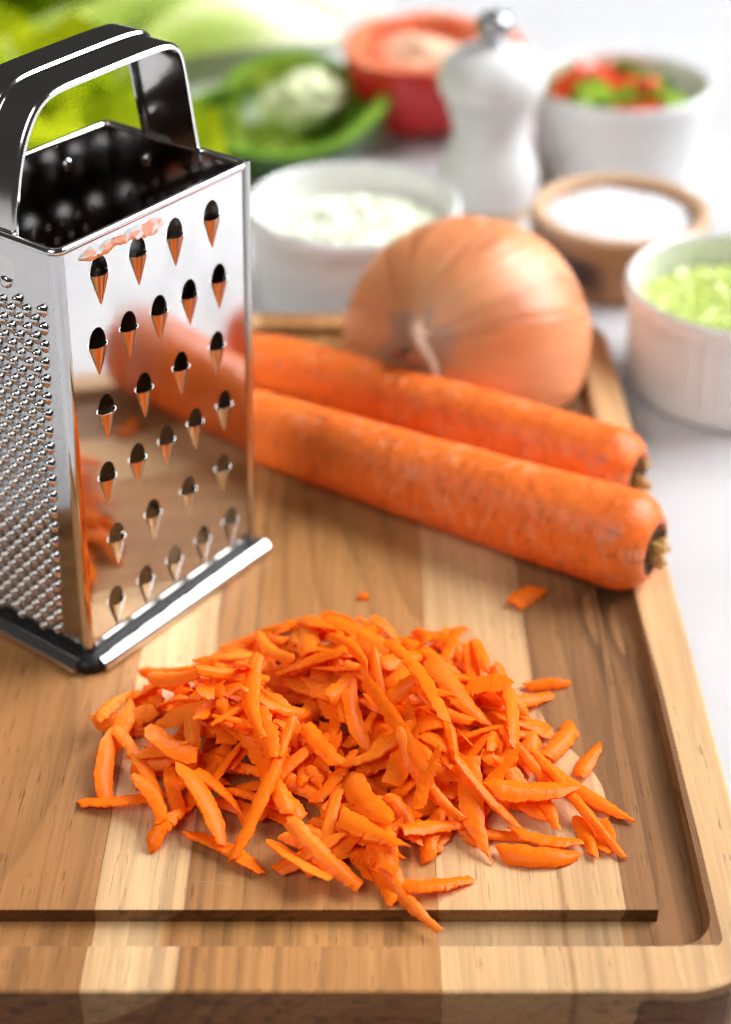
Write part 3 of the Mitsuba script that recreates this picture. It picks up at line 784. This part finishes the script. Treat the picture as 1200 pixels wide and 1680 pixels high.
# ------------------------------------------------------------------ halved bell peppers
def pepper(key, loc, rad, depth, tilt, spin, lobes, skin, inside, cut, core, core_off, core_r, label, seed):
    M = T().translate(list(loc)).rotate([1, 0, 0], tilt).rotate([0, 0, 1], spin).scale([1.10, 0.90, 1])
    n, m = 34, 120
    a_ = np.arange(m) * 2 * np.pi / m
    q_ = np.linspace(0, 1, n)

    def shell(r_, d_):
        f = np.sin(np.clip(q_ * 1.62, 0, 1.62)) ** 0.72
        lob = 1 + 0.045 * np.cos(lobes * a_ + 0.5) + 0.035 * np.cos(2 * a_ + seed) + 0.022 * np.cos(5 * a_ + 2 * seed) - 0.13 * np.exp(-((np.angle(np.exp(1j * (a_ - 2.2)))) / 0.28) ** 2)
        R_ = r_ * f[:, None] * (1 + (lob - 1)[None] * (0.4 + 0.6 * q_[:, None]))
        z_ = -d_ * (np.cos(q_ * np.pi / 2) ** 0.9)[:, None] * (1 + 0.05 * np.cos(lobes * a_ + 0.5)[None]) + 0.02 * r_ * np.cos(3 * a_ + seed)[None] * q_[:, None]
        return np.stack([R_ * np.cos(a_), R_ * np.sin(a_), z_ * np.ones(m)], -1)

    so, si = shell(rad, depth), shell(rad - 0.0078, depth - 0.0070)
    mk = lambda P_, flip: trimesh.Trimesh(P_[0], P_[1][:, ::-1] if flip else P_[1], process=False)  # noqa: E731
    put(key + '__skin', mk(grid_mesh(so, wrap_v=True), True), skin, True, to_world=M)
    put(key + '__inner_wall', mk(grid_mesh(si, wrap_v=True), False), inside, True, to_world=M)
    mid = (so[-1] + si[-1]) / 2 + [0, 0, 0.0010]
    put(key + '__cut_edge', mk(grid_mesh(np.stack([so[-1], mid, si[-1]]), wrap_v=True), False), cut, True, to_world=M)
    rs_ = np.random.default_rng(seed)
    # seed core and pale ribs
    s = trimesh.creation.icosphere(4, core_r)
    p_ = np.asarray(s.vertices)
    s.vertices = p_ * (1 + 0.9 * (meshkit.fbm(p_ / core_r * 2.6 + seed, 3, seed)[:, None] - 0.5)) * [1.25, 0.95, 0.85] + core_off
    put(key + '__seed_core', s, core, True, to_world=M)
    for k in range(lobes):
        an = 2 * np.pi * k / lobes + 0.5 + np.pi / lobes
        row = []
        for h_ in np.linspace(0.30, 0.97, 12):
            j = int(h_ * (n - 1))
            base = si[j, int(an / (2 * np.pi) * m) % m]
            inn = base * [0.62, 0.62, 1] + np.array(core_off) * [0.3, 0.3, 0]
            tang = np.array([-math.sin(an), math.cos(an), 0]) * 0.0022
            row.append([base - tang * 1.6, (base * 0.6 + inn * 0.4) - tang, inn, (base * 0.6 + inn * 0.4) + tang, base + tang * 1.6])
        put(key + '__rib' + (f'_{k:03d}' if k else ''), trimesh.Trimesh(*grid_mesh(np.array(row)), process=False), inside, True, to_world=M)
    if core == 'seed_core':
        sd = trimesh.creation.icosphere(1, 0.0021)
        cnt = 0
        for k in range(36):
            dv = rs_.normal(size=3)
            dv /= np.linalg.norm(dv)
            if dv[2] < -0.1:
                continue
            pos = dv * core_r * np.array([1.25, 0.95, 0.85]) * 1.02 + core_off
            scene[key + '__seed_core__seed' + (f'_{cnt:03d}' if cnt else '')] = {**pepper.seed, 'to_world': M @ T().translate(pos.tolist()).scale([1, 0.85, 0.5])}
            cnt += 1
    thing(key, label, 'bell pepper')


pepper.seed = mikit.ply(trimesh.creation.icosphere(1, 0.0023), 'seed', True)
pepper('green_pepper_half', (-0.0420, 0.8330, 0.0330), 0.0520, 0.0320, 13, 20, 4, 'green_skin', 'green_inside', 'green_cut', 'seed_core', [0.012, 0.013, -0.008], 0.0165, 'halved green bell pepper, cut side up showing its pale seed core', 3)
pepper('red_pepper_half', (0.0375, 0.8740, 0.0530), 0.0450, 0.0510, 8, -12, 3, 'red_skin', 'red_inside', 'red_inside', 'red_rib', [-0.006, 0.006, -0.020], 0.0220, 'halved red bell pepper with pale orange inside, between green pepper and mill', 5)


# ------------------------------------------------------------------ celery: stalks fanning from a pale root end, leaves at the left
def stalk(i, root, tip, w, h, seed):
    root, tip = np.array(root, float), np.array(tip, float)
    n, m = 40, 30
    t = np.linspace(0, 1, n)
    d = (tip - root) / np.linalg.norm(tip - root)
    sidev = np.cross([0, 0, 1.0], d)
    sidev /= np.linalg.norm(sidev)
    upv = np.cross(d, sidev)
    c = root + (tip - root) * t[:, None] + np.array([0, 0, 0.012]) * np.sin(t * np.pi)[:, None]
    ww = w * (0.55 + 0.55 * np.sin(np.clip(t * 1.25 + 0.12, 0, 1) * np.pi)) * np.clip((1.02 - t) / 0.15, 0.25, 1)
    a_ = np.linspace(-1, 1, m)
    ribs = 0.0009 * np.cos(a_ * 26)
    top = np.sqrt(np.maximum(0, 1 - a_ ** 2))
    prof = [(x, h * tq + rb) for x, tq, rb in zip(a_, top, ribs)]
    prof += [(x, h * 0.35 * tq - 0.001) for x, tq in zip(a_[::-1], top[::-1])]
    prof = np.array(prof)
    hh = np.clip(np.sin(np.clip(t + 0.15, 0, 1) * np.pi * 0.9), 0.45, 1)
    P_ = c[:, None] + (ww[:, None] * prof[None, :, 0])[..., None] * sidev + (hh[:, None] * prof[None, :, 1])[..., None] * upv
    uvs = np.stack(np.broadcast_arrays(t[:, None], np.linspace(0, 1, len(prof))[None]), -1)
    key = numbered('celery_stalk')
    put(key, trimesh.Trimesh(*grid_mesh(P_), process=False), 'stalk', True, uv=uvs.reshape(-1, 2))
    return key


stl = [((0.004, 1.060, 0.022), (-0.215, 0.960, 0.022), 0.034, 0.030), ((0.000, 1.105, 0.034), (-0.260, 1.010, 0.026), 0.034, 0.028), ((-0.030, 1.020, 0.014), (-0.165, 0.925, 0.012), 0.028, 0.026),
       ((-0.010, 1.155, 0.026), (-0.300, 1.080, 0.022), 0.034, 0.026), ((0.000, 1.080, 0.056), (-0.235, 0.975, 0.052), 0.030, 0.026)]
for i, (a0, b0, w, h) in enumerate(stl):
    k_ = stalk(i, a0, b0, w, h, i)
    thing(k_, ('front', 'rear', 'lowest front', 'farthest', 'topmost')[i] + ' pale green ribbed celery stalk of the bunch lying behind the grater', 'celery stalk', 'celery stalks of the bunch behind the grater')


def leaf(cx, cy, cz, size, yaw, tilt, roll, seed, label):
    n, m = 30, 26
    s, w = np.linspace(0, 1, n), np.linspace(-1, 1, m)
    wid = 0.42 * np.sin(np.clip(s * 0.98 + 0.02, 0, 1) * np.pi) ** 0.6
    edge = 1 + 0.16 * np.sin(s * 34 + seed) + 0.10 * np.sin(s * 71 + 2 * seed)
    X_ = s[:, None] * np.ones(m)
    Y_ = (wid * edge)[:, None] * w[None]
    q = np.stack([X_ * 4, Y_ * 5, np.full_like(X_, seed)], -1)
    Z_ = 0.16 * (meshkit.fbm(q, 3, seed) - 0.5) + 0.10 * np.abs(w[None]) ** 2 * np.sin(s * 21 + seed)[:, None] - 0.22 * (s[:, None] - 0.4) ** 2 + 0.10 * np.abs(w[None])
    M = trimesh.transformations.euler_matrix(roll, tilt, yaw, 'sxyz')[:3, :3]
    P_ = np.stack([X_ - 0.45, Y_, Z_], -1) * size @ M.T + [cx, cy, cz]
    P_[..., 2] = np.maximum(P_[..., 2], 0.002 + 0.0006 * seed)
    uvs = np.stack(np.broadcast_arrays(s[:, None], (w * 0.5 + 0.5)[None]), -1)
    key = numbered('celery_leaf')
    put(key, trimesh.Trimesh(*grid_mesh(P_), process=False), 'leaf', True, uv=uvs.reshape(-1, 2))
    thing(key, label, 'leaf', label.replace('leaf', 'leaves'))


rs = np.random.default_rng(31)
for i in range(30):
    if i < 12:                                         # low leaves near the grater
        x, y, z = rs.uniform(-0.30, -0.125), rs.uniform(0.745, 0.86), rs.uniform(0.018, 0.040)
    else:
        x, y, z = rs.uniform(-0.37, -0.14), rs.uniform(0.86, 1.14), rs.uniform(0.025, 0.075)
        if x > -0.19 and y > 0.95:
            x -= 0.10
    side = ('right' if x > -0.16 else 'left' if x < -0.26 else 'middle') + (' front' if y < 0.86 else ' back' if y > 1.0 else '')
    leaf(x, y, z, rs.uniform(0.09, 0.14), rs.uniform(0, 6.28), rs.uniform(-0.5, 0.4), rs.uniform(-0.5, 0.5), i + 1, f'crinkled yellow-green leaf in the {side} of the heap behind the grater')


# ------------------------------------------------------------------ grated carrot
def shred_mesh(L, w, th, curl, twist, seed):
    """A flat ribbon of carrot: ragged long edges, one end worn thin, slightly hollow, a little bent and twisted."""
    rs = np.random.default_rng(seed)
    n, k = 30, 6
    t = np.linspace(0, 1, n)
    e0, e1 = rs.uniform(0.05, 0.22), rs.uniform(0.10, 0.50)
    f0, f1 = rs.uniform(0.35, 0.95), rs.uniform(0.12, 0.75)
    wid = w * np.minimum(np.minimum(f0 + (1 - f0) * (t / e0) ** 0.8, f1 + (1 - f1) * ((1 - t) / e1) ** 0.85), 1.0)
    sh0, sh1 = rs.uniform(-0.3, 0.3, 2) * w                 # ends cut aslant
    thk = th * np.minimum(np.minimum(0.55 + t / 0.3, 0.25 + (1 - t) / 0.45), 1.0)
    xs = np.linspace(-0.5, 0.5, k)
    cup = rs.uniform(0.02, 0.22) * w
    rag = rs.uniform(0.012, 0.060) * w
    lo_f = meshkit.fbm(np.stack([t * 7, t * 0, t * 0 + seed * 1.7], -1), 2, seed) - 0.5
    lo_g = meshkit.fbm(np.stack([t * 7, t * 0 + 4, t * 0 + seed * 1.7], -1), 2, seed) - 0.5
    ja, jb = rs.normal(size=n) * rag + lo_f * 0.20 * w, rs.normal(size=n) * rag * 0.6 + lo_g * 0.20 * w
    P_ = np.zeros((n, 2 * k, 3))
    for i in range(n):
        x_ = xs * wid[i]
        x_[0] += ja[i]
        x_[1] += ja[i] * 0.35
        x_[-1] += jb[i]
        x_[-2] += jb[i] * 0.35
        slant = (sh0 * max(0, 1 - t[i] / 0.12) * -1 + sh1 * max(0, (t[i] - 0.88) / 0.12)) * (2 * xs)
        arch = cup * (1 - (2 * xs) ** 2) * (wid[i] / w)
        hi = arch + thk[i] * (0.5 - 0.30 * np.abs(2 * xs) ** 4)
        lo = arch * 0.9 - thk[i] * (0.5 - 0.12 * np.abs(2 * xs) ** 4)
        P_[i, :k] = np.stack([slant, x_, hi], -1)
        P_[i, k:] = np.stack([slant, x_ * 0.97, lo], -1)[::-1]
    P_[..., 1:] += rs.normal(size=(n, 2 * k, 2)) * 0.00006
    an = twist * (t - 0.5)
    y_, z_ = P_[..., 1].copy(), P_[..., 2].copy()
    P_[..., 1] = y_ * np.cos(an)[:, None] - z_ * np.sin(an)[:, None]
    P_[..., 2] = y_ * np.sin(an)[:, None] + z_ * np.cos(an)[:, None]
    s_ = (t - 0.5) * L
    sway = rs.uniform(-0.10, 0.10) * L
    kink = rs.uniform(0.25, 0.75)
    shape = (t - 0.5) ** 2 * 2 + rs.uniform(0, 0.5) * np.maximum(0, t - kink)
    z0 = -curl * L * (shape - shape.mean())
    y0 = sway * ((t - 0.5) ** 2 * 4 - 0.33)
    dz = np.gradient(z0, s_)
    nz = 1 / np.sqrt(1 + dz ** 2)
    C_ = np.stack([s_, y0, z0], -1)
    nv = np.stack([-dz * nz, 0 * nz, nz], -1)
    Q = C_[:, None] + P_[..., :1] * np.array([1.0, 0, 0]) + P_[..., 1:2] * np.array([0, 1.0, 0]) + P_[..., 2:3] * nv[:, None]
    m = 2 * k
    v_, f_ = grid_mesh(Q, wrap_v=True)
    caps = []
    for b, fl in ((0, False), ((n - 1) * m, True)):
        for i in range(k - 1):
            q = [b + i, b + i + 1, b + m - 2 - i, b + m - 1 - i]
            caps += [[q[0], q[1], q[2]], [q[0], q[2], q[3]]] if not fl else [[q[0], q[2], q[1]], [q[0], q[3], q[2]]]
    msh = trimesh.Trimesh(v_, np.vstack([f_, caps]), process=False)
    trimesh.repair.fix_normals(msh)
    return msh


CELL = 0.001
HX0, HY0 = -0.12, 0.22
field = np.full((260, 260), ZT)


def footprint(pts):
    return np.clip(((pts[:, 0] - HX0) / CELL).astype(int), 0, 259), np.clip(((pts[:, 1] - HY0) / CELL).astype(int), 0, 259)


for ix in range(260):                                   # the groove is lower than the board's face
    x = HX0 + ix * CELL
    for iy in range(260):
        y = HY0 + iy * CELL
        if (y < 0.2763 and y > 0.2655) or (0.0745 < x < 0.0862):
            field[ix, iy] = 0.0176
VARIANTS = []
rs = np.random.default_rng(77)
for k in range(84):
    L = float(np.clip(rs.normal(0.0185, 0.0055), 0.008, 0.031))
    VARIANTS.append((L, shred_mesh(L, float(np.clip(rs.normal(0.0047, 0.0010), 0.0025, 0.0066)), rs.uniform(0.0007, 0.0013), rs.normal(0.03, 0.07), rs.normal(0, 0.4), 500 + k)))
VARIANTS.append((0.0450, shred_mesh(0.0450, 0.0036, 0.0013, 0.05, 0.4, 991)))
VARIANTS.append((0.0400, shred_mesh(0.0400, 0.0042, 0.0012, 0.08, -0.3, 992)))
PLY = [mikit.ply(msh, 'shred_flesh', 28) for _, msh in VARIANTS]


def drop(x, y, yaw, vi, rest=0.0010, tilt_max=0.60, roll=0.0, scale=1.0, lift=0.0):
    """Lays shred vi down at (x, y): it leans on what already lies there. Returns its matrix."""
    L, msh = VARIANTS[vi]
    L *= scale
    d, s = np.array([math.cos(yaw), math.sin(yaw)]), np.array([-math.sin(yaw), math.cos(yaw)])
    t = np.linspace(-0.5, 0.5, 15)
    line = np.array([x, y]) + t[:, None] * L * d
    hs = np.max([field[footprint(line + s * o)] for o in (-0.0015, 0, 0.0015)], axis=0)
    w = t * L
    slope = np.polyfit(w, hs, 1)[0]
    tilt = float(np.clip(math.atan(slope), -tilt_max, tilt_max))
    # rest on the second highest contact so that it settles in a little
    z = np.sort(hs - np.tan(tilt) * w)[-4] + rest + lift
    M = np.eye(4)
    ex = np.array([d[0] * math.cos(tilt), d[1] * math.cos(tilt), math.sin(tilt)])
    ey = np.array([s[0], s[1], 0.0])
    ey = ey * math.cos(roll) + np.cross(ex, ey) * math.sin(roll)
    ez = np.cross(ex, ey)
    M[:3, 0], M[:3, 1], M[:3, 2], M[:3, 3] = ex * scale, ey * scale, ez * scale, [x, y, z]
    P_ = np.asarray(msh.vertices) @ M[:3, :3].T + M[:3, 3]
    low = (P_[:, 2] - (field[footprint(P_)] if L > 0 else 0)).min()
    base = (P_[:, 2] - np.where((P_[:, 1] < 0.2763) & (P_[:, 1] > 0.2655), 0.0176, ZT)).min()
    if base < 0.0001:
        M[2, 3] += 0.0001 - base
        P_[:, 2] += 0.0001 - base
    fx, fy = footprint(P_)
    np.maximum.at(field, (fx, fy), P_[:, 2] - 0.0006)
    return M


def add_shred(M, vi, label=None, group=True):
    key = numbered('carrot_shred')
    scene[key] = {**PLY[vi], 'to_world': T(M.tolist())}
    thing(key, label, 'carrot shred', group or None)


# heap: its plan is an uneven blob, denser and higher towards its middle
PLAN = sg.Polygon([(-0.0791, 0.3277), (-0.0769, 0.3482), (-0.0655, 0.3656), (-0.0450, 0.3800), (-0.0230, 0.3960), (0.0094, 0.3970), (0.0345, 0.3910), (0.0468, 0.3615), (0.0535, 0.3536), (0.0572, 0.3377), (0.0602, 0.3173), (0.0558, 0.3014), (0.0412, 0.2969), (0.0222, 0.2929), (0.0153, 0.2764),
                   (0.0031, 0.2783), (-0.0109, 0.2834), (-0.0269, 0.2929), (-0.0433, 0.2984), (-0.0556, 0.3074), (-0.0722, 0.3204)])
HC = np.array([-0.005, 0.352])
SPOT = [('left', -0.030), ('middle', 0.018), ('right', 9)]


def where(x, y):
    col = next(n for n, lim in SPOT if x < lim)
    return ('front ' if y < 0.315 else 'back ' if y > 0.350 else '') + col


# the lowest layer, mostly buried: one mass
low, count = [], 0
while count < 130:
    x, y = rs.uniform(-0.08, 0.062), rs.uniform(0.272, 0.398)
    if not PLAN.contains(sg.Point(x, y)) or PLAN.exterior.distance(sg.Point(x, y)) < 0.012:
        continue
    vi = int(rs.integers(84))
    M_ = drop(x, y, rs.uniform(0, np.pi), vi, rest=rs.uniform(0.0003, 0.0010), roll=rs.normal(0, 0.3), scale=rs.uniform(0.8, 1.0))
    low.append(VARIANTS[vi][1].copy().apply_transform(M_))
    count += 1
put('grated_carrot', trimesh.util.concatenate(low), 'shred_flesh', 28)
labels['grated_carrot'] = {'kind': 'stuff', 'label': 'bed of fine grated carrot under the heap of shreds', 'category': 'grated carrot'}

count = 0
while count < 238:
    x, y = rs.uniform(-0.08, 0.062), rs.uniform(0.272, 0.398)
    edge = PLAN.exterior.distance(sg.Point(x, y))
    if not PLAN.contains(sg.Point(x, y)) or edge < 0.0065:
        continue
    if count > 70 and rs.uniform() > min(1.0, (edge - 0.002) / 0.022):
        continue
    if count > 165 and np.hypot((x - HC[0]) / 0.045, (y - HC[1]) / 0.036) > 1:
        continue
    yaw = rs.uniform(0, np.pi) if rs.uniform() < 0.55 else rs.normal(-0.85, 0.45)
    vi = int(rs.integers(84))
    if edge < 0.012:                                   # pieces at the rim mostly lie along it or point out a little
        vi = min(range(len(VARIANTS)), key=lambda i: abs(VARIANTS[i][0] - rs.uniform(0.012, 0.020)))
    add_shred(drop(x, y, yaw, vi, rest=rs.uniform(0.0003, 0.0012), roll=rs.normal(0, 0.40), scale=rs.uniform(0.85, 1.12)), vi,
              f"{'long' if VARIANTS[vi][0] > 0.0200 else 'short'} orange carrot shred in the {where(x, y)} part of the heap", f'carrot shreds in the {where(x, y)} part of the heap')
    count += 1

# strays round the heap: world ends of each piece
strays = [
    ((-0.0788, 0.3130), (-0.0530, 0.3125), 'long thin carrot shred pointing left out of the heap'),
    ((-0.0578, 0.2965), (-0.0480, 0.3080), 'short carrot shred at the lower left of the heap'),
    ((-0.0470, 0.3025), (-0.0262, 0.2880), 'carrot shred lying alone in front of the heap at the left'),
    ((-0.0115, 0.2845), (-0.0075, 0.3110), 'wide carrot shred at the heap front standing out towards the groove'),
    ((0.0005, 0.2945), (0.0178, 0.2690), 'carrot shred at the very front hanging over into the groove'),
    ((0.0350, 0.2935), (0.0560, 0.2925), 'carrot shred lying flat by itself at the front right'),
    ((0.0285, 0.3010), (0.0480, 0.3000), 'carrot shred lying flat just above the front right one'),
    ((0.0575, 0.3080), (0.0605, 0.2935), 'upright pointing carrot shred at the right front'),
    ((0.0640, 0.3060), (0.0640, 0.2945), 'small narrow carrot shred at the far right front'),
    ((0.0505, 0.3260), (0.0720, 0.3055), 'long carrot shred reaching farthest right towards the groove'),
    ((0.0510, 0.3300), (0.0605, 0.3450), 'carrot shred leaning up at the right of the heap'),
    ((0.0590, 0.3230), (0.0665, 0.3360), 'pointed carrot shred beside the right groove'),
    ((0.0480, 0.3620), (0.0610, 0.3635), 'carrot shred sticking out of the heap at the upper right'),
    ((0.0465, 0.4015), (0.0560, 0.4095), 'single carrot shred lying under the front carrot'),
    ((0.0390, 0.3500), (0.0560, 0.3580), 'thin carrot shred slanting out at the right edge of the heap'),
    ((-0.0770, 0.3400), (-0.0690, 0.3520), 'carrot shred at the leftmost end of the heap'),
    ((-0.0735, 0.3290), (-0.0665, 0.3480), 'broad carrot shred hanging at the left end of the heap'),
    ((-0.0690, 0.3640), (-0.0420, 0.3500), 'long curved carrot shred at the upper left edge of the heap'),
    ((-0.0520, 0.3700), (-0.0340, 0.3740), 'carrot shred at the back left edge of the heap'),
    ((-0.0450, 0.3790), (-0.0300, 0.3730), 'carrot shred at the far back left of the heap'),
    ((-0.0240, 0.2880), (-0.0050, 0.2940), 'thin curled carrot shred at the front of the heap'),
    ((0.0060, 0.2820), (0.0045, 0.2990), 'carrot shred pointing down at the front of the heap'),
    ((0.0090, 0.2960), (0.0290, 0.3030), 'curved carrot shred at the front right of the heap'),
]
for k, ((x0, y0), (x1, y1), lab) in enumerate(strays):
    Lw = math.hypot(x1 - x0, y1 - y0)
    vi = min(range(len(VARIANTS)), key=lambda i: abs(VARIANTS[i][0] - Lw) + 0.0004 * ((i * 7 + k * 5) % 11))
    add_shred(drop((x0 + x1) / 2, (y0 + y1) / 2, math.atan2(y1 - y0, x1 - x0), vi, rest=0.0008, roll=rs.normal(0, 0.2), scale=Lw / VARIANTS[vi][0]), vi, lab, False)
# pieces lying on top
tops = [((-0.0344, 0.2884), (-0.0186, 0.33)), ((-0.0324, 0.3481), (-0.0288, 0.3154)), ((0.0071, 0.3563), (0.0224, 0.3202)), ((-0.0066, 0.3166), (0.0151, 0.3238)), ((0.0266, 0.3202), (0.0314, 0.2906)), ((0.0215, 0.3178), (0.0431, 0.2993)), ((0.0457, 0.33), (0.0677, 0.2927)), ((-0.034, 0.3325), (-0.0338, 0.3563)), ((-0.0722, 0.313), (-0.0722, 0.3376)), ((-0.0704, 0.3376), (-0.0534, 0.3061)), ((-0.0656, 0.3549), (-0.0393, 0.3351)), ((-0.0419, 0.3704), (-0.0269, 0.3618)), ((-0.0206, 0.3853), (-0.0071, 0.359)), ((-0.0064, 0.2993), (0.0093, 0.2863)), ((-0.0049, 0.3154), (0.0063, 0.2927)), ((0.0092, 0.2801), (0.0279, 0.2853)), ((-0.017, 0.3325), (-0.0066, 0.3178)), ((-0.05, 0.359), (-0.0322, 0.3604)), ((0.0167, 0.3822), (0.018, 0.3618)), ((0.033, 0.3733), (0.0354, 0.3535)), ((0.0356, 0.3563), (0.0468, 0.3428)), ((0.0393, 0.359), (0.0418, 0.3226)), ((-0.0207, 0.2971), (-0.0015, 0.2801)), ((-0.0253, 0.2949), (-0.0092, 0.2801)), ((0.0067, 0.3226), (0.0255, 0.2993)), ((0.0, 0.3428), (0.0163, 0.3084)), ((0.0178, 0.3563), (0.0357, 0.3325)), ((-0.011, 0.3733), (0.0072, 0.3618)), ((-0.033, 0.3733), (-0.0212, 0.3535)), ((-0.0607, 0.3428), (-0.046, 0.3325)), ((-0.0497, 0.3178), (-0.0364, 0.2949)), ((-0.0629, 0.3178), (-0.0529, 0.3016)), ((0.0383, 0.2993), (0.0572, 0.2971)), ((0.0325, 0.3084), (0.0574, 0.313)), ((0.0128, 0.2993), (0.0198, 0.3154)), ((0.028, 0.3481), (0.042, 0.3481))]
for k, ((x0, y0), (x1, y1)) in enumerate(tops):
    Lw = math.hypot(x1 - x0, y1 - y0)
    vi = min(range(len(VARIANTS)), key=lambda i: abs(VARIANTS[i][0] - Lw) + 0.0005 * ((i * 5 + k * 7) % 11))
    add_shred(drop((x0 + x1) / 2, (y0 + y1) / 2, math.atan2(y1 - y0, x1 - x0), vi, rest=0.0012, roll=rs.normal(0, 0.3), scale=Lw / VARIANTS[vi][0]), vi,
              f'orange carrot shred lying on top of the heap, in its {where((x0 + x1) / 2, (y0 + y1) / 2)} part', f'carrot shreds on top of the {where((x0 + x1) / 2, (y0 + y1) / 2)} part of the heap')
crumb = trimesh.creation.icosphere(2, 0.0016)
crumb.vertices = crumb.vertices * [1.2, 0.9, 0.6] * (1 + 0.5 * (meshkit.fbm(np.asarray(crumb.vertices) * 900, 2, 1)[:, None] - 0.5)) + [-0.0006, 0.4065, ZT + 0.0008]
put('carrot_crumb', crumb, 'shred_flesh', True)
thing('carrot_crumb', 'tiny crumb of carrot alone on the board behind the heap', 'carrot crumb')
